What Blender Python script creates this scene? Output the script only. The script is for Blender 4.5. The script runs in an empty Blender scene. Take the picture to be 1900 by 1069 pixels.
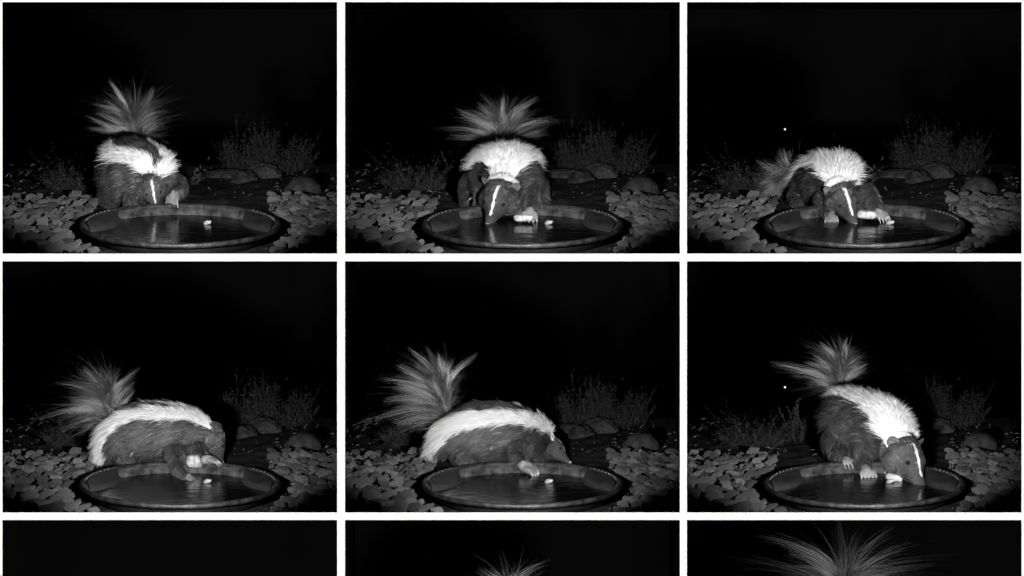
import bpy, bmesh, math, random
import numpy as np
from mathutils import Vector, Matrix, noise

SC = bpy.context.scene
COL = SC.collection
rng = np.random.default_rng(7)
random.seed(7)

# ------------------------------------------------------------------ camera
PITCH = math.radians(12.0)
S12, C12 = math.sin(PITCH), math.cos(PITCH)
PX = 600.0                       # photo pixels per metre at the trough centres
DIST = 60.0
FWD = np.array([0.0, C12, -S12]); UPV = np.array([0.0, S12, C12]); RGT = np.array([1.0, 0, 0])
TARGET = np.array([0.0, 0.0, 1.6])
CAM = TARGET - DIST * FWD
cam_data = bpy.data.cameras.new('camera')
cam_data.sensor_width = 36.0
cam_data.lens = 36.0 * DIST / (1900.0 / PX)
cam_data.clip_start = 1.0
cam_data.clip_end = 400.0
cam = bpy.data.objects.new('camera', cam_data)
cam.location = CAM
cam.rotation_euler = (math.pi / 2 - PITCH, 0, 0)
COL.objects.link(cam)
SC.camera = cam

# ------------------------------------------------------------------ night sky, sun on the frame, exposure
SUN_EL = math.radians(82.0)
world = bpy.data.worlds.new('World'); SC.world = world
world.use_nodes = True
wn = world.node_tree.nodes; wl = world.node_tree.links
sky_tex = wn.new('ShaderNodeTexSky'); sky_tex.sky_type = 'NISHITA'; sky_tex.sun_disc = False
sky_tex.sun_elevation = SUN_EL; sky_tex.sun_rotation = math.pi
bg = wn['Background']; bg.inputs['Strength'].default_value = 0.0004
wl.new(sky_tex.outputs['Color'], bg.inputs['Color'])

sun_data = bpy.data.lights.new('sun', 'SUN'); sun_data.energy = 5.0; sun_data.angle = math.radians(0.5)
sun_data.color = (1.0, 0.98, 0.96)
sun = bpy.data.objects.new('sun', sun_data); COL.objects.link(sun)
sdir = Vector((0, -math.cos(SUN_EL), math.sin(SUN_EL)))
sun.rotation_euler = sdir.to_track_quat('Z', 'Y').to_euler()
sun.location = (0, -4, 8)

vs = SC.view_settings
vs.view_transform = 'Standard'; vs.look = 'None'; vs.exposure = 1.15; vs.gamma = 1.0
vs.use_curve_mapping = False

# bays of the contact sheet: column, row -> origin (centre of the trough rim plane)
def pixel_point(X, Y, depth):
    k = depth / DIST / PX
    return CAM + depth * FWD + RGT * ((X - 950.0) * k) + UPV * ((534.5 - Y) * k)
def bay_origin(c, r):
    return pixel_point(334 + 635 * c, 418 + 481 * r, DIST)
def P(px, py, Y):
    """bay-local point seen at pixel px,py of the bay's picture, Y metres behind the trough centre"""
    return np.array([(px - 334.0) / PX, Y, ((418.0 - py) / PX - Y * S12) / C12])

# flash of the trail camera: the light every picture was taken with
AIM = np.array([-0.055, 0.30, 0.075])
FLASH_BACK = 1.42
FLASH_W = 80.0
for r in range(3):
    for c in range(3):
        ld = bpy.data.lights.new('infrared_flash', 'SPOT')
        ld.energy = FLASH_W; ld.spot_size = math.radians(51); ld.spot_blend = 1.0
        ld.shadow_soft_size = 0.02
        lo = bpy.data.objects.new('infrared_flash', ld); COL.objects.link(lo)
        o = bay_origin(c, r)
        lo.location = o + AIM - FLASH_BACK * FWD - UPV * 0.06 + RGT * 0.10
        tgt = Vector(o + AIM) - Vector(lo.location)
        lo.rotation_euler = (-tgt).to_track_quat('Z', 'Y').to_euler()

# ------------------------------------------------------------------ helpers
def tag(o, label=None, cat=None, group=None, kind=None):
    if label: o['label'] = label
    if cat: o['category'] = cat
    if group: o['group'] = group
    if kind: o['kind'] = kind
    return o
def empty(name, loc):
    o = bpy.data.objects.new(name, None); COL.objects.link(o)
    o.location = loc; o.empty_display_size = 0.05
    return o
def link(name, me, parent=None, loc=(0, 0, 0)):
    o = bpy.data.objects.new(name, me); COL.objects.link(o)
    o.location = loc
    if parent is not None: o.parent = parent
    return o
def mesh_np(name, verts, faces, mat=None, smooth=False, col=None):
    """verts (n,3), faces (m,k) with a fixed k"""
    verts = np.asarray(verts, dtype=np.float32); faces = np.asarray(faces, dtype=np.int32)
    me = bpy.data.meshes.new(name)
    n, (m, k) = len(verts), faces.shape
    me.vertices.add(n); me.vertices.foreach_set('co', verts.ravel())
    me.loops.add(m * k); me.loops.foreach_set('vertex_index', faces.ravel())
    me.polygons.add(m); me.polygons.foreach_set('loop_start', np.arange(0, m * k, k, dtype=np.int32))
    me.polygons.foreach_set('use_smooth', np.full(m, smooth, dtype=bool))
    me.update(calc_edges=True)
    if col is not None:
        a = me.attributes.new('coat', 'FLOAT_COLOR', 'POINT')
        c4 = np.ones((n, 4), dtype=np.float32); c4[:, :3] = np.asarray(col, dtype=np.float32).reshape(n, 1)
        a.data.foreach_set('color', c4.ravel())
    if mat: me.materials.append(mat)
    return me
def bm_mesh(name, bm, mat=None, smooth=False):
    me = bpy.data.meshes.new(name); bm.to_mesh(me); bm.free()
    if smooth:
        for p in me.polygons: p.use_smooth = True
    if mat: me.materials.append(mat)
    return me
def ribbon_arrays(Pts, Wd, side, col):
    """Pts (N,K,3) centre lines, Wd (N,K) half widths, side (N,3), col (N,K)"""
    N, K, _ = Pts.shape
    off = side[:, None, :] * Wd[:, :, None]
    V = np.stack([Pts - off, Pts + off], axis=2).reshape(N * K * 2, 3)
    base = (np.arange(N) * K * 2)[:, None] + (np.arange(K - 1) * 2)[None, :]
    F = np.stack([base, base + 1, base + 3, base + 2], axis=2).reshape(-1, 4)
    C = np.repeat(col[:, :, None], 2, axis=2).reshape(-1)
    return V, F, C
def join_arrays(parts):
    Vs, Fs, Cs, o = [], [], [], 0
    for V, F, C in parts:
        Vs.append(V); Fs.append(F + o); Cs.append(C); o += len(V)
    return np.concatenate(Vs), np.concatenate(Fs), np.concatenate(Cs)
def unit(a, axis=-1):
    return a / np.maximum(np.linalg.norm(a, axis=axis, keepdims=True), 1e-9)
def catmull(pts, n):
    pts = np.asarray(pts, float)
    ext = np.vstack([2 * pts[0] - pts[1], pts, 2 * pts[-1] - pts[-2]])
    out = []
    m = len(pts) - 1
    for u in np.linspace(0, m, n):
        i = min(int(u), m - 1); t = u - i
        a, b, c, d = ext[i], ext[i + 1], ext[i + 2], ext[i + 3]
        out.append(0.5 * (2 * b + (c - a) * t + (2 * a - 5 * b + 4 * c - d) * t * t + (3 * b - a - 3 * c + d) * t ** 3))
    return np.array(out)
def wobble(p, f, seed):
    """smooth pseudo noise vectors for points (N,3)"""
    rs = np.random.default_rng(seed); out = np.zeros_like(p)
    for k in range(4):
        A = rs.normal(size=(3, 3)) * f; ph = rs.uniform(0, 6.28, 3)
        out += np.sin(p @ A + ph) * 0.5
    return out

# ------------------------------------------------------------------ materials
def mat_new(name, color, rough=0.7, spec=0.3):
    m = bpy.data.materials.new(name); m.use_nodes = True
    b = m.node_tree.nodes['Principled BSDF']
    b.inputs['Base Color'].default_value = (*([color] * 3 if not hasattr(color, '__len__') else color), 1)
    b.inputs['Roughness'].default_value = rough
    b.inputs['Specular IOR Level'].default_value = spec
    return m, m.node_tree, b
def add_noise(nt, b, lo, hi, scale, detail=6, coord='Object', p0=0.35, p1=0.65, bump=0.0, bscale=None, distort=0.0, rand=0.0):
    n, l = nt.nodes, nt.links
    tc = n.new('ShaderNodeTexCoord')
    tx = n.new('ShaderNodeTexNoise'); tx.inputs['Scale'].default_value = scale
    tx.inputs['Detail'].default_value = detail; tx.inputs['Distortion'].default_value = distort
    l.new(tc.outputs[coord], tx.inputs['Vector'])
    rp = n.new('ShaderNodeValToRGB')
    rp.color_ramp.elements[0].position = p0; rp.color_ramp.elements[1].position = p1
    rp.color_ramp.elements[0].color = (lo, lo, lo, 1); rp.color_ramp.elements[1].color = (hi, hi, hi, 1)
    l.new(tx.outputs['Fac'], rp.inputs['Fac'])
    out = rp.outputs['Color']
    if rand > 0:
        oi = n.new('ShaderNodeObjectInfo')
        mr = n.new('ShaderNodeMapRange'); mr.inputs['To Min'].default_value = 1 - rand; mr.inputs['To Max'].default_value = 1 + rand
        l.new(oi.outputs['Random'], mr.inputs['Value'])
        mx = n.new('ShaderNodeMix'); mx.data_type = 'RGBA'; mx.blend_type = 'MULTIPLY'; mx.inputs['Factor'].default_value = 1.0
        l.new(out, mx.inputs[6]); l.new(mr.outputs['Result'], mx.inputs[7]); out = mx.outputs[2]
    l.new(out, b.inputs['Base Color'])
    if bump > 0:
        t2 = n.new('ShaderNodeTexNoise'); t2.inputs['Scale'].default_value = bscale or scale * 3; t2.inputs['Detail'].default_value = 8
        l.new(tc.outputs[coord], t2.inputs['Vector'])
        bp = n.new('ShaderNodeBump'); bp.inputs['Strength'].default_value = bump; bp.inputs['Distance'].default_value = 0.01
        l.new(t2.outputs['Fac'], bp.inputs['Height']); l.new(bp.outputs['Normal'], b.inputs['Normal'])
    return tx, rp

M_WHITE, nt, b = mat_new('white_paint', 0.88, 0.6, 0.2)
M_BLACK, nt, b = mat_new('black_velvet', 0.016, 0.95, 0.0)
add_noise(nt, b, 0.011, 0.015, 3.0)
M_SOIL, nt, b = mat_new('dark_soil', 0.03, 0.95, 0.05)
add_noise(nt, b, 0.008, 0.03, 22.0, 8, bump=0.8, bscale=90)
M_STONE, nt, b = mat_new('river_stone', 0.25, 0.75, 0.25)
add_noise(nt, b, 0.07, 0.40, 48.0, 12, p0=0.34, p1=0.72, bump=1.0, bscale=90, rand=0.6)
M_GRIT, nt, b = mat_new('dark_grit', 0.08, 0.9, 0.1)
add_noise(nt, b, 0.04, 0.12, 30.0, 6)
M_ROCK, nt, b = mat_new('field_rock', 0.25, 0.9, 0.1)
add_noise(nt, b, 0.018, 0.05, 22.0, 12, bump=0.9, bscale=60, rand=0.1)
M_TUB, nt, b = mat_new('black_rubber', 0.04, 0.5, 0.35)
add_noise(nt, b, 0.008, 0.024, 16.0, 10, p0=0.4, p1=0.75, bump=0.25, bscale=140)
M_RIM, nt, b = mat_new('worn_rubber_rim', 0.06, 0.5, 0.35)
add_noise(nt, b, 0.008, 0.035, 40.0, 10, p0=0.42, p1=0.7, bump=0.3, bscale=120)
M_BEAD, nt, b = mat_new('wet_bead', 0.06, 0.2, 0.6)
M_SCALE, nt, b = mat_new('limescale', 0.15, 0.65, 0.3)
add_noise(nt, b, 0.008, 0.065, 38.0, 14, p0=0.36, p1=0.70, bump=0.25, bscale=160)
M_WATER, nt, b = mat_new('dark_water', 0.003, 0.12, 0.4)
b.inputs['IOR'].default_value = 1.33
t = nt.nodes.new('ShaderNodeTexNoise'); t.inputs['Scale'].default_value = 26; t.inputs['Detail'].default_value = 3
tc = nt.nodes.new('ShaderNodeTexCoord'); mp = nt.nodes.new('ShaderNodeMapping'); mp.inputs['Scale'].default_value = (0.5, 1.6, 1)
mp.inputs['Rotation'].default_value = (0, 0, 0.4)
bp = nt.nodes.new('ShaderNodeBump'); bp.inputs['Strength'].default_value = 0.16; bp.inputs['Distance'].default_value = 0.01
nt.links.new(tc.outputs['Object'], mp.inputs['Vector']); nt.links.new(mp.outputs['Vector'], t.inputs['Vector'])
nt.links.new(t.outputs['Fac'], bp.inputs['Height']); nt.links.new(bp.outputs['Normal'], b.inputs['Normal'])
M_LEAF, nt, b = mat_new('grey_sage_leaf', 0.08, 0.8, 0.1)
add_noise(nt, b, 0.016, 0.045, 30.0, 4)
M_STEM, nt, b = mat_new('dry_stem', 0.10, 0.85, 0.1)
add_noise(nt, b, 0.016, 0.045, 30.0, 4)
M_LITTER, nt, b = mat_new('dry_litter', 0.14, 0.85, 0.1)
add_noise(nt, b, 0.03, 0.14, 40.0, 4)
M_FOOD, nt, b = mat_new('pale_food', 0.6, 0.75, 0.2)
add_noise(nt, b, 0.2, 0.45, 60.0, 8, bump=0.5, bscale=150)
M_PEBBLE, nt, b = mat_new('pale_pebble', 0.45, 0.7, 0.3)
add_noise(nt, b, 0.16, 0.30, 60.0, 6, bump=0.4, bscale=150)
M_EYE, nt, b = mat_new('wet_eye', 0.008, 0.05, 0.6)
M_NOSE, nt, b = mat_new('nose_skin', 0.13, 0.4, 0.4)
add_noise(nt, b, 0.18, 0.3, 160.0)
M_CLAW, nt, b = mat_new('claw_horn', 0.42, 0.45, 0.4)
M_EAR, nt, b = mat_new('ear_fur', 0.055, 0.7, 0.2)
add_noise(nt, b, 0.06, 0.14, 150.0)
M_SPECK, nt, b = mat_new('white_speck', 0.85, 0.5, 0.5)
def coat_mat(name, rough, spec, gain=1.0):
    m, nt, b = mat_new(name, 0.1, rough, spec)
    at = nt.nodes.new('ShaderNodeAttribute'); at.attribute_name = 'coat'
    nt.links.new(at.outputs['Color'], b.inputs['Base Color'])
    return m
M_SKIN = coat_mat('under_coat', 0.9, 0.05)
M_FUR = coat_mat('guard_hair', 0.45, 0.5)

# ------------------------------------------------------------------ the white nine-opening frame and its dark bays
FRAME_FRONT = DIST - 0.85
FRAME_T = 0.02
BAY_END = DIST + 4.2
frame = empty('grid_frame', pixel_point(950, 1470, FRAME_FRONT))
tag(frame, 'white grid frame with nine dark openings around all the pictures', 'frame')
bpy.context.view_layer.update()
def box_px(name, x0, x1, y0, y1, d0, d1, mat, parent):
    """box whose front face covers the given pixels at depth d0; sides square to the frame"""
    a = [pixel_point(x, y, FRAME_FRONT) for x, y in ((x0, y1), (x1, y1), (x1, y0), (x0, y0))]
    front = [p + FWD * (d0 - FRAME_FRONT) for p in a]; back = [p + FWD * (d1 - FRAME_FRONT) for p in a]
    v = np.array(front + back) - np.array(parent.location)
    f = [(0, 1, 2, 3), (5, 4, 7, 6), (4, 0, 3, 7), (1, 5, 6, 2), (3, 2, 6, 7), (4, 5, 1, 0)]
    return link(name, mesh_np(name, v, f, mat), parent)
SX = [(-190, 4.5), (625.5, 640.2), (1261.5, 1274.6), (1895.5, 2090)]
RY = [(-60, 4.0), (470.6, 485.0), (951.2, 965.0), (1431.0, 1490)]
for x0, x1 in SX:
    box_px('stile', x0, x1, RY[0][0], RY[-1][1], FRAME_FRONT, FRAME_FRONT + FRAME_T, M_WHITE, frame)
for y0, y1 in RY:
    for i in range(3):
        box_px('rail', SX[i][1], SX[i + 1][0], y0, y1, FRAME_FRONT, FRAME_FRONT + FRAME_T, M_WHITE, frame)
# partitions behind the stiles, shelves behind the rails: dark lining
PX_LINE = [-180, 632.8, 1268.0, 2080]
PY_LINE = [-28, 478.5, 958.6, 1466]
for x in PX_LINE:
    box_px('partition', x - 1.5, x + 1.5, RY[0][0] + 4, RY[-1][1] - 4, FRAME_FRONT + FRAME_T, BAY_END, M_BLACK, frame)
for j, y in enumerate(PY_LINE):
    for i in range(3):
        box_px('shelf', PX_LINE[i] + 1.5, PX_LINE[i + 1] - 1.5, y - 1.0, y + 1.0, FRAME_FRONT + FRAME_T, BAY_END, M_BLACK, frame)
for r in range(3):
    for c in range(3):
        s = box_px('sky', PX_LINE[c] + 1.6, PX_LINE[c + 1] - 1.6, PY_LINE[r] + 1.1, PY_LINE[r + 1] - 1.1, BAY_END - 0.03, BAY_END - 0.01, M_BLACK, frame)
        s.parent = None; s.location = frame.location; tag(s, kind='structure')

# ------------------------------------------------------------------ ground of a bay (local coordinates)
def ground_z(Y):
    return np.interp(Y, [-1, 0.62, 1.3, 3.6], [-0.04, -0.04, -0.074, -0.534])
def make_ground():
    xs = np.linspace(-0.545, 0.485, 70); ys = np.concatenate([np.linspace(-0.272, 0.8, 70), np.linspace(0.83, 3.4, 70)])
    X, Y = np.meshgrid(xs, ys)
    Z = ground_z(Y)
    pts = np.stack([X.ravel(), Y.ravel(), np.zeros(X.size)], 1)
    nz = wobble(pts, 9, 3)[:, 2] * 0.006 + wobble(pts, 30, 4)[:, 2] * 0.003
    fade = np.clip((pts[:, 1] - 0.33) / 0.2, 0, 1)
    Z = Z.ravel() + nz * fade - 0.002
    n, m = len(xs), len(ys)
    idx = np.arange(n * m).reshape(m, n)
    F = np.stack([idx[:-1, :-1], idx[:-1, 1:], idx[1:, 1:], idx[1:, :-1]], 2).reshape(-1, 4)
    return mesh_np('ground', np.stack([X.ravel(), Y.ravel(), Z], 1), F, M_SOIL, True)
ME_GROUND = make_ground()

# ------------------------------------------------------------------ trough meshes
def lathe(name, prof, mat, seg=96, a0=0.0, a1=2 * math.pi, wob=0.0):
    closed = abs(a1 - a0 - 2 * math.pi) < 1e-6
    na = seg if closed else seg + 1
    A = np.linspace(a0, a1, seg, endpoint=False) if closed else np.linspace(a0, a1, seg + 1)
    V = []
    for a in A:
        k = 1 + wob * (math.sin(3 * a + 1) + 0.6 * math.sin(7 * a)) * 0.5
        for r, z in prof: V.append((r * k * math.cos(a), r * k * math.sin(a), z))
    K = len(prof); F = []
    for i in range(na if closed else na - 1):
        j = (i + 1) % na
        for k in range(K - 1): F.append((i * K + k, j * K + k, j * K + k + 1, i * K + k + 1))
    return mesh_np(name, V, F, mat, True)
WATER_Z = -0.025
ME_WALL = lathe('wall', [(0.262, -0.043), (0.272, -0.041), (0.290, -0.014), (0.293, -0.010)], M_TUB, wob=0.004)
ME_RIM = lathe('rim', [(0.293, -0.010), (0.305, -0.010), (0.311, -0.006), (0.3125, 0.000), (0.310, 0.005), (0.3055, 0.0065), (0.3000, 0.006), (0.2965, 0.003), (0.2945, -0.002)], M_RIM, wob=0.004)
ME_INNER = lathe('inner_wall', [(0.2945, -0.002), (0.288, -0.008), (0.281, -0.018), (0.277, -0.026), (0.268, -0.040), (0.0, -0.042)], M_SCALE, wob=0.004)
ME_WATER = lathe('water', [(0.2795, WATER_Z), (0.2, WATER_Z), (0.1, WATER_Z), (0.0, WATER_Z)], M_WATER, seg=64)
def make_handle(sgn):
    a0, a1 = math.radians(134), math.radians(178)
    na, nu = 24, 10
    V = []
    for i in range(na + 1):
        s = i / na; a = a0 + (a1 - a0) * s
        bulge = 0.058 * math.sin(math.pi * s) ** 0.7
        for k in range(nu + 1):
            u = k / nu
            r = 0.2885 - bulge * (u ** 0.75) - 0.012 * u
            z = 0.0035 - 0.006 * math.sin(math.pi * s) * math.sin(math.pi * min(1, u * 1.4)) - 0.032 * u ** 2.2
            V.append((sgn * -r * math.cos(a) * -1, r * math.sin(a), z))
    F = []
    for i in range(na):
        for k in range(nu):
            p = i * (nu + 1) + k
            F.append((p, p + 1, p + nu + 2, p + nu + 1) if sgn > 0 else (p, p + nu + 1, p + nu + 2, p + 1))
    return mesh_np('handle', V, F, M_TUB, True)
ME_HANDLE_L, ME_HANDLE_R = make_handle(1), make_handle(-1)
bm = bmesh.new(); bmesh.ops.create_icosphere(bm, subdivisions=1, radius=0.0036)
ME_BEAD = bm_mesh('bead', bm, M_BEAD, True)

# ------------------------------------------------------------------ stones, rocks
def rock_mesh(name, mat, seed, npts=26, sx=1.0, sy=1.0, sz=0.5, power=2.6):
    """convex hull of points spread on a squashed super-ellipsoid"""
    rs = np.random.default_rng(seed); bm = bmesh.new()
    d = rs.normal(size=(npts, 3)); d = unit(d)
    q = (np.abs(d) ** power).sum(1) ** (-1 / power)
    v = d * q[:, None] * (1 + rs.normal(size=(npts, 1)) * 0.12) * np.array([sx, sy, sz])
    vs_ = [bm.verts.new(p) for p in v]
    res = bmesh.ops.convex_hull(bm, input=vs_)
    for g in [g for g in set(res['geom_interior'] + res['geom_unused']) if isinstance(g, bmesh.types.BMVert) and g.is_valid]:
        bm.verts.remove(g)
    bm.normal_update()
    for e in bm.edges:
        if len(e.link_faces) == 2: e.smooth = e.calc_face_angle() < math.radians(22)
    return bm_mesh(name, bm, mat, True)
STONES = [rock_mesh('stone', M_STONE, 100 + i, 22, 1.0, random.uniform(0.7, 0.95), random.uniform(0.26, 0.46), 3.2) for i in range(14)]
def boulder_mesh(name, seed, sx, sy, sz, amp=0.16, freq=2.2, flat=-0.35):
    bm = bmesh.new(); bmesh.ops.create_icosphere(bm, subdivisions=4, radius=1.0)
    off = Vector((seed * 3.1, seed * 1.7, 0))
    for v in bm.verts:
        d = v.co.copy()
        k = 1 + amp * noise.noise(d * freq + off) + amp * 0.4 * noise.noise(d * freq * 3 + off) + 0.02 * noise.noise(d * 12 + off)
        v.co = d * k
        if v.co.z < flat: v.co.z = flat + (v.co.z - flat) * 0.1
        v.co = Vector((v.co.x * sx, v.co.y * sy, (v.co.z - flat) * sz))
    return bm_mesh(name, bm, M_ROCK, True)
ME_DOME = boulder_mesh('boulder', 1, 0.060, 0.055, 0.050, 0.07, 1.6, -0.05)
ME_LOW_A = boulder_mesh('boulder', 2, 0.072, 0.05, 0.022, 0.18, 1.7, -0.2)
ME_LOW_B = boulder_mesh('boulder', 5, 0.062, 0.05, 0.040, 0.24, 2.4, -0.2)
ME_LOW_C = boulder_mesh('boulder', 8, 0.050, 0.04, 0.030, 0.3, 2.0, -0.2)
ME_PEBBLE = rock_mesh('pebble', M_PEBBLE, 55, 18, 0.0125, 0.010, 0.0095)
def stone_layout(side, seed):
    """positions of stones in one bed: rows from the back to the front, flat stones lapping over each other"""
    rs = np.random.default_rng(seed); out = []
    py = 368.0
    while py < 474:
        f = (py - 360) / 110.0
        step = 5.0 + 3.9 * f
        if side < 0: x0, x1 = -10, 172 - 22 * min(1, max(0, (py - 385) / 40)) - (14 if py < 380 else 0)
        else: x0, x1 = 498 + 24 * min(1, max(0, (py - 372) / 40)) - 40 * min(1, max(0, (py - 440) / 30)), 640
        if side < 0 and py > 440: x1 += 36 * min(1, (py - 440) / 30)
        x = x0 + rs.uniform(0, 14)
        while x < x1:
            size = (7.0 + 7.0 * f) * rs.uniform(0.55, 1.7)
            yy = py + rs.uniform(-5, 5)
            if not (yy < 384 and rs.random() < 0.25 and side < 0):
                out.append((x, yy, size / PX))
            x += size * rs.uniform(1.15, 1.6)
        py += step
    return out
STONE_SPOTS = {-1: stone_layout(-1, 11), 1: stone_layout(1, 12)}
for k in STONE_SPOTS: random.Random(k).shuffle(STONE_SPOTS[k])
def grit_mesh(side):
    rs = np.random.default_rng(40 + side); Vs, Fs, o = [], [], 0
    srcs = []
    for i in range(4):
        me = rock_mesh('src', M_STONE, 300 + i, 11, 1.0, 0.8, 0.6); v = np.array([x.co[:] for x in me.vertices])
        srcs.append((v, np.array([list(p_.vertices)[:3] for p_ in me.polygons])))
        bpy.data.meshes.remove(me)
    for k in range(520):
        py = rs.uniform(366, 474); px = rs.uniform(-8, 178) if side < 0 else rs.uniform(492, 638)
        Y = (418 + 0.04 * PX * C12 - py) / (PX * S12); x = (px - 334) / PX
        if math.hypot(x, Y) < 0.32: continue
        v, f = srcs[k % 4]; a = rs.uniform(0, 6.28); c_, s_ = math.cos(a), math.sin(a)
        q = (v * rs.uniform(0.0025, 0.008)) @ np.array([[c_, s_, 0], [-s_, c_, 0], [0, 0, 1]]) + [x, Y, -0.036 + rs.uniform(0, 0.006)]
        Vs.append(q); Fs.append(f + o); o += len(q)
    return mesh_np('grit', np.concatenate(Vs), np.concatenate(Fs), M_GRIT)
ME_GRIT = {-1: grit_mesh(-1), 1: grit_mesh(1)}
def place_stone(bed, k, spot, side):
    px, py, s = spot
    rs = random.Random(k * 7 + side)
    Y = (418 + 0.04 * PX * C12 - py) / (PX * S12)          # on the gravel level
    x = (px - 334) / PX
    rr = math.hypot(x, Y)
    if rr < 0.308 + s * 0.9: return
    o = link('stone', STONES[rs.randrange(len(STONES))], bed)
    h = s * rs.uniform(0.75, 1.1)
    o.location = (x, Y, -0.04 + h * 0.30 + rs.uniform(0, 0.006))
    o.rotation_euler = (Matrix.Rotation(rs.uniform(0.05, 0.6), 3, 'X') @ Matrix.Rotation(rs.uniform(-0.35, 0.35), 3, 'Y') @ Matrix.Rotation(rs.uniform(0, 6.28), 3, 'Z')).to_euler()
    o.scale = (s, s, h)

# ------------------------------------------------------------------ plants
def plant_arrays(nst, base_r, spread, hmin, hmax, seed, leaf_n, leaf_l, leaf_w, stem_w, lean=(0, 0), curl=0.25, top_bias=0.0, elong=1.0):
    rs = np.random.default_rng(seed)
    K = 7
    ang = rs.uniform(0, 2 * np.pi, nst); rad = base_r * np.sqrt(rs.uniform(0, 1, nst))
    root = np.stack([rad * np.cos(ang) * elong, rad * np.sin(ang) * 0.8, np.zeros(nst)], 1)
    H = rs.uniform(hmin, hmax, nst) * (1 - 0.35 * (rad / base_r) ** 2) * (0.92 + 0.28 * np.sin(root[:, 0] / base_r * 5.5 + seed) + 0.14 * np.sin(root[:, 0] / base_r * 13))
    out = np.stack([np.cos(ang), np.sin(ang)], 1) * (spread * (0.25 + rad / base_r) * rs.uniform(0.3, 1.2, nst))[:, None]
    s = np.linspace(0, 1, K)[None, :, None]
    wob = rs.normal(size=(nst, 3)) * curl
    Pts = root[:, None, :] + np.concatenate([out[:, None, :] * H[:, None, None] * s ** 1.3 + np.array(lean)[None, None, :] * H[:, None, None] * s ** 1.5, H[:, None, None] * s * np.ones((nst, K, 1))], 2)
    Pts = Pts + wob[:, None, :] * H[:, None, None] * (s ** 2) * np.array([1, 1, 0.2]) + np.sin(s * 9 + rs.uniform(0, 6, (nst, 1, 1))) * 0.02 * H[:, None, None] * np.array([1, 1, 0])
    side = unit(np.stack([rs.normal(size=nst), rs.normal(size=nst) * 0.6, rs.normal(size=nst) * 0.1], 1))
    Wd = stem_w * (1 - 0.6 * np.linspace(0, 1, K))[None, :] * np.ones((nst, 1))
    stems = ribbon_arrays(Pts, Wd, side, np.ones((nst, K)))
    # leaves
    n = nst * leaf_n
    si = np.repeat(np.arange(nst), leaf_n)
    u = rs.uniform(0.12, 1.0, n) ** (1.0 - top_bias) * (K - 1.001)
    i0 = u.astype(int); fr = (u - i0)[:, None]
    p = Pts[si, i0] * (1 - fr) + Pts[si, i0 + 1] * fr
    tan = unit(Pts[si, i0 + 1] - Pts[si, i0])
    d = unit(tan * 0.9 + rs.normal(size=(n, 3)) * 0.7)
    L = leaf_l * rs.uniform(0.5, 1.3, n)
    sd = unit(np.cross(d, rs.normal(size=(n, 3))))
    LP = np.stack([p, p + d * (L * 0.5)[:, None], p + d * L[:, None] + np.array([0, 0, -0.15]) * L[:, None]], 1)
    LW = leaf_w * np.stack([np.full(n, 0.35), np.full(n, 1.0), np.full(n, 0.12)], 1) * rs.uniform(0.6, 1.3, (n, 1))
    leaves = ribbon_arrays(LP, LW, sd, np.ones((n, 3)))
    return stems, leaves
def plant_meshes(name, mat_l=None, mat_s=None, **kw):
    st, lv = plant_arrays(**kw)
    return (mesh_np('stems', st[0], st[1], mat_s or M_STEM), mesh_np('leaves', lv[0], lv[1], mat_l or M_LEAF))
SHRUB_BIG = plant_meshes('big', nst=420, base_r=0.105, spread=0.28, hmin=0.06, hmax=0.15, seed=21, leaf_n=20, leaf_l=0.009, leaf_w=0.0007, stem_w=0.0004, curl=0.13, elong=1.3)
SHRUB_TALL = plant_meshes('tall', nst=26, base_r=0.045, spread=0.25, hmin=0.12, hmax=0.20, seed=22, leaf_n=26, leaf_l=0.009, leaf_w=0.0007, stem_w=0.0004, curl=0.10)
SHRUB_LOW = plant_meshes('low', nst=260, base_r=0.075, spread=1.0, hmin=0.03, hmax=0.11, seed=23, leaf_n=16, leaf_l=0.010, leaf_w=0.0007, stem_w=0.0004, curl=0.5, elong=1.2)
SHRUB_SPIKE = plant_meshes('spike', nst=60, base_r=0.045, spread=0.35, hmin=0.08, hmax=0.17, seed=24, leaf_n=34, leaf_l=0.008, leaf_w=0.0016, stem_w=0.0008, lean=(0.18, 0), curl=0.12, top_bias=0.2)
SHRUB_TWIG = plant_meshes('twig', nst=9, base_r=0.012, spread=1.2, hmin=0.03, hmax=0.07, seed=25, leaf_n=8, leaf_l=0.014, leaf_w=0.003, stem_w=0.0009, curl=0.5, lean=(0.3, 0))
def litter_mesh():
    rs = np.random.default_rng(31); n = 420
    px = rs.uniform(-5, 640, n); Y = rs.uniform(0.56, 1.25, n) ** 1.0
    p = np.stack([(px - 334) / PX, Y, ground_z(Y) + 0.004], 1)
    keep = ~((px > 200) & (px < 470) & (rs.random(n) < 0.7)); p = p[keep]; n = len(p)
    d = unit(np.stack([rs.normal(size=n), rs.normal(size=n), rs.uniform(0, 0.5, n)], 1)); L = rs.uniform(0.006, 0.022, n)
    sd = unit(np.cross(d, rs.normal(size=(n, 3))))
    Pts = np.stack([p, p + d * (L / 2)[:, None] + [0, 0, 0.002], p + d * L[:, None]], 1)
    W = np.stack([np.full(n, 0.0006), np.full(n, 0.0022), np.full(n, 0.0004)], 1) * rs.uniform(0.5, 1.4, (n, 1))
    V, F, C = ribbon_arrays(Pts, W, sd, np.ones((n, 3)))
    return mesh_np('leaf_litter', V, F, M_LITTER)
ME_LITTER = litter_mesh()

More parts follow.
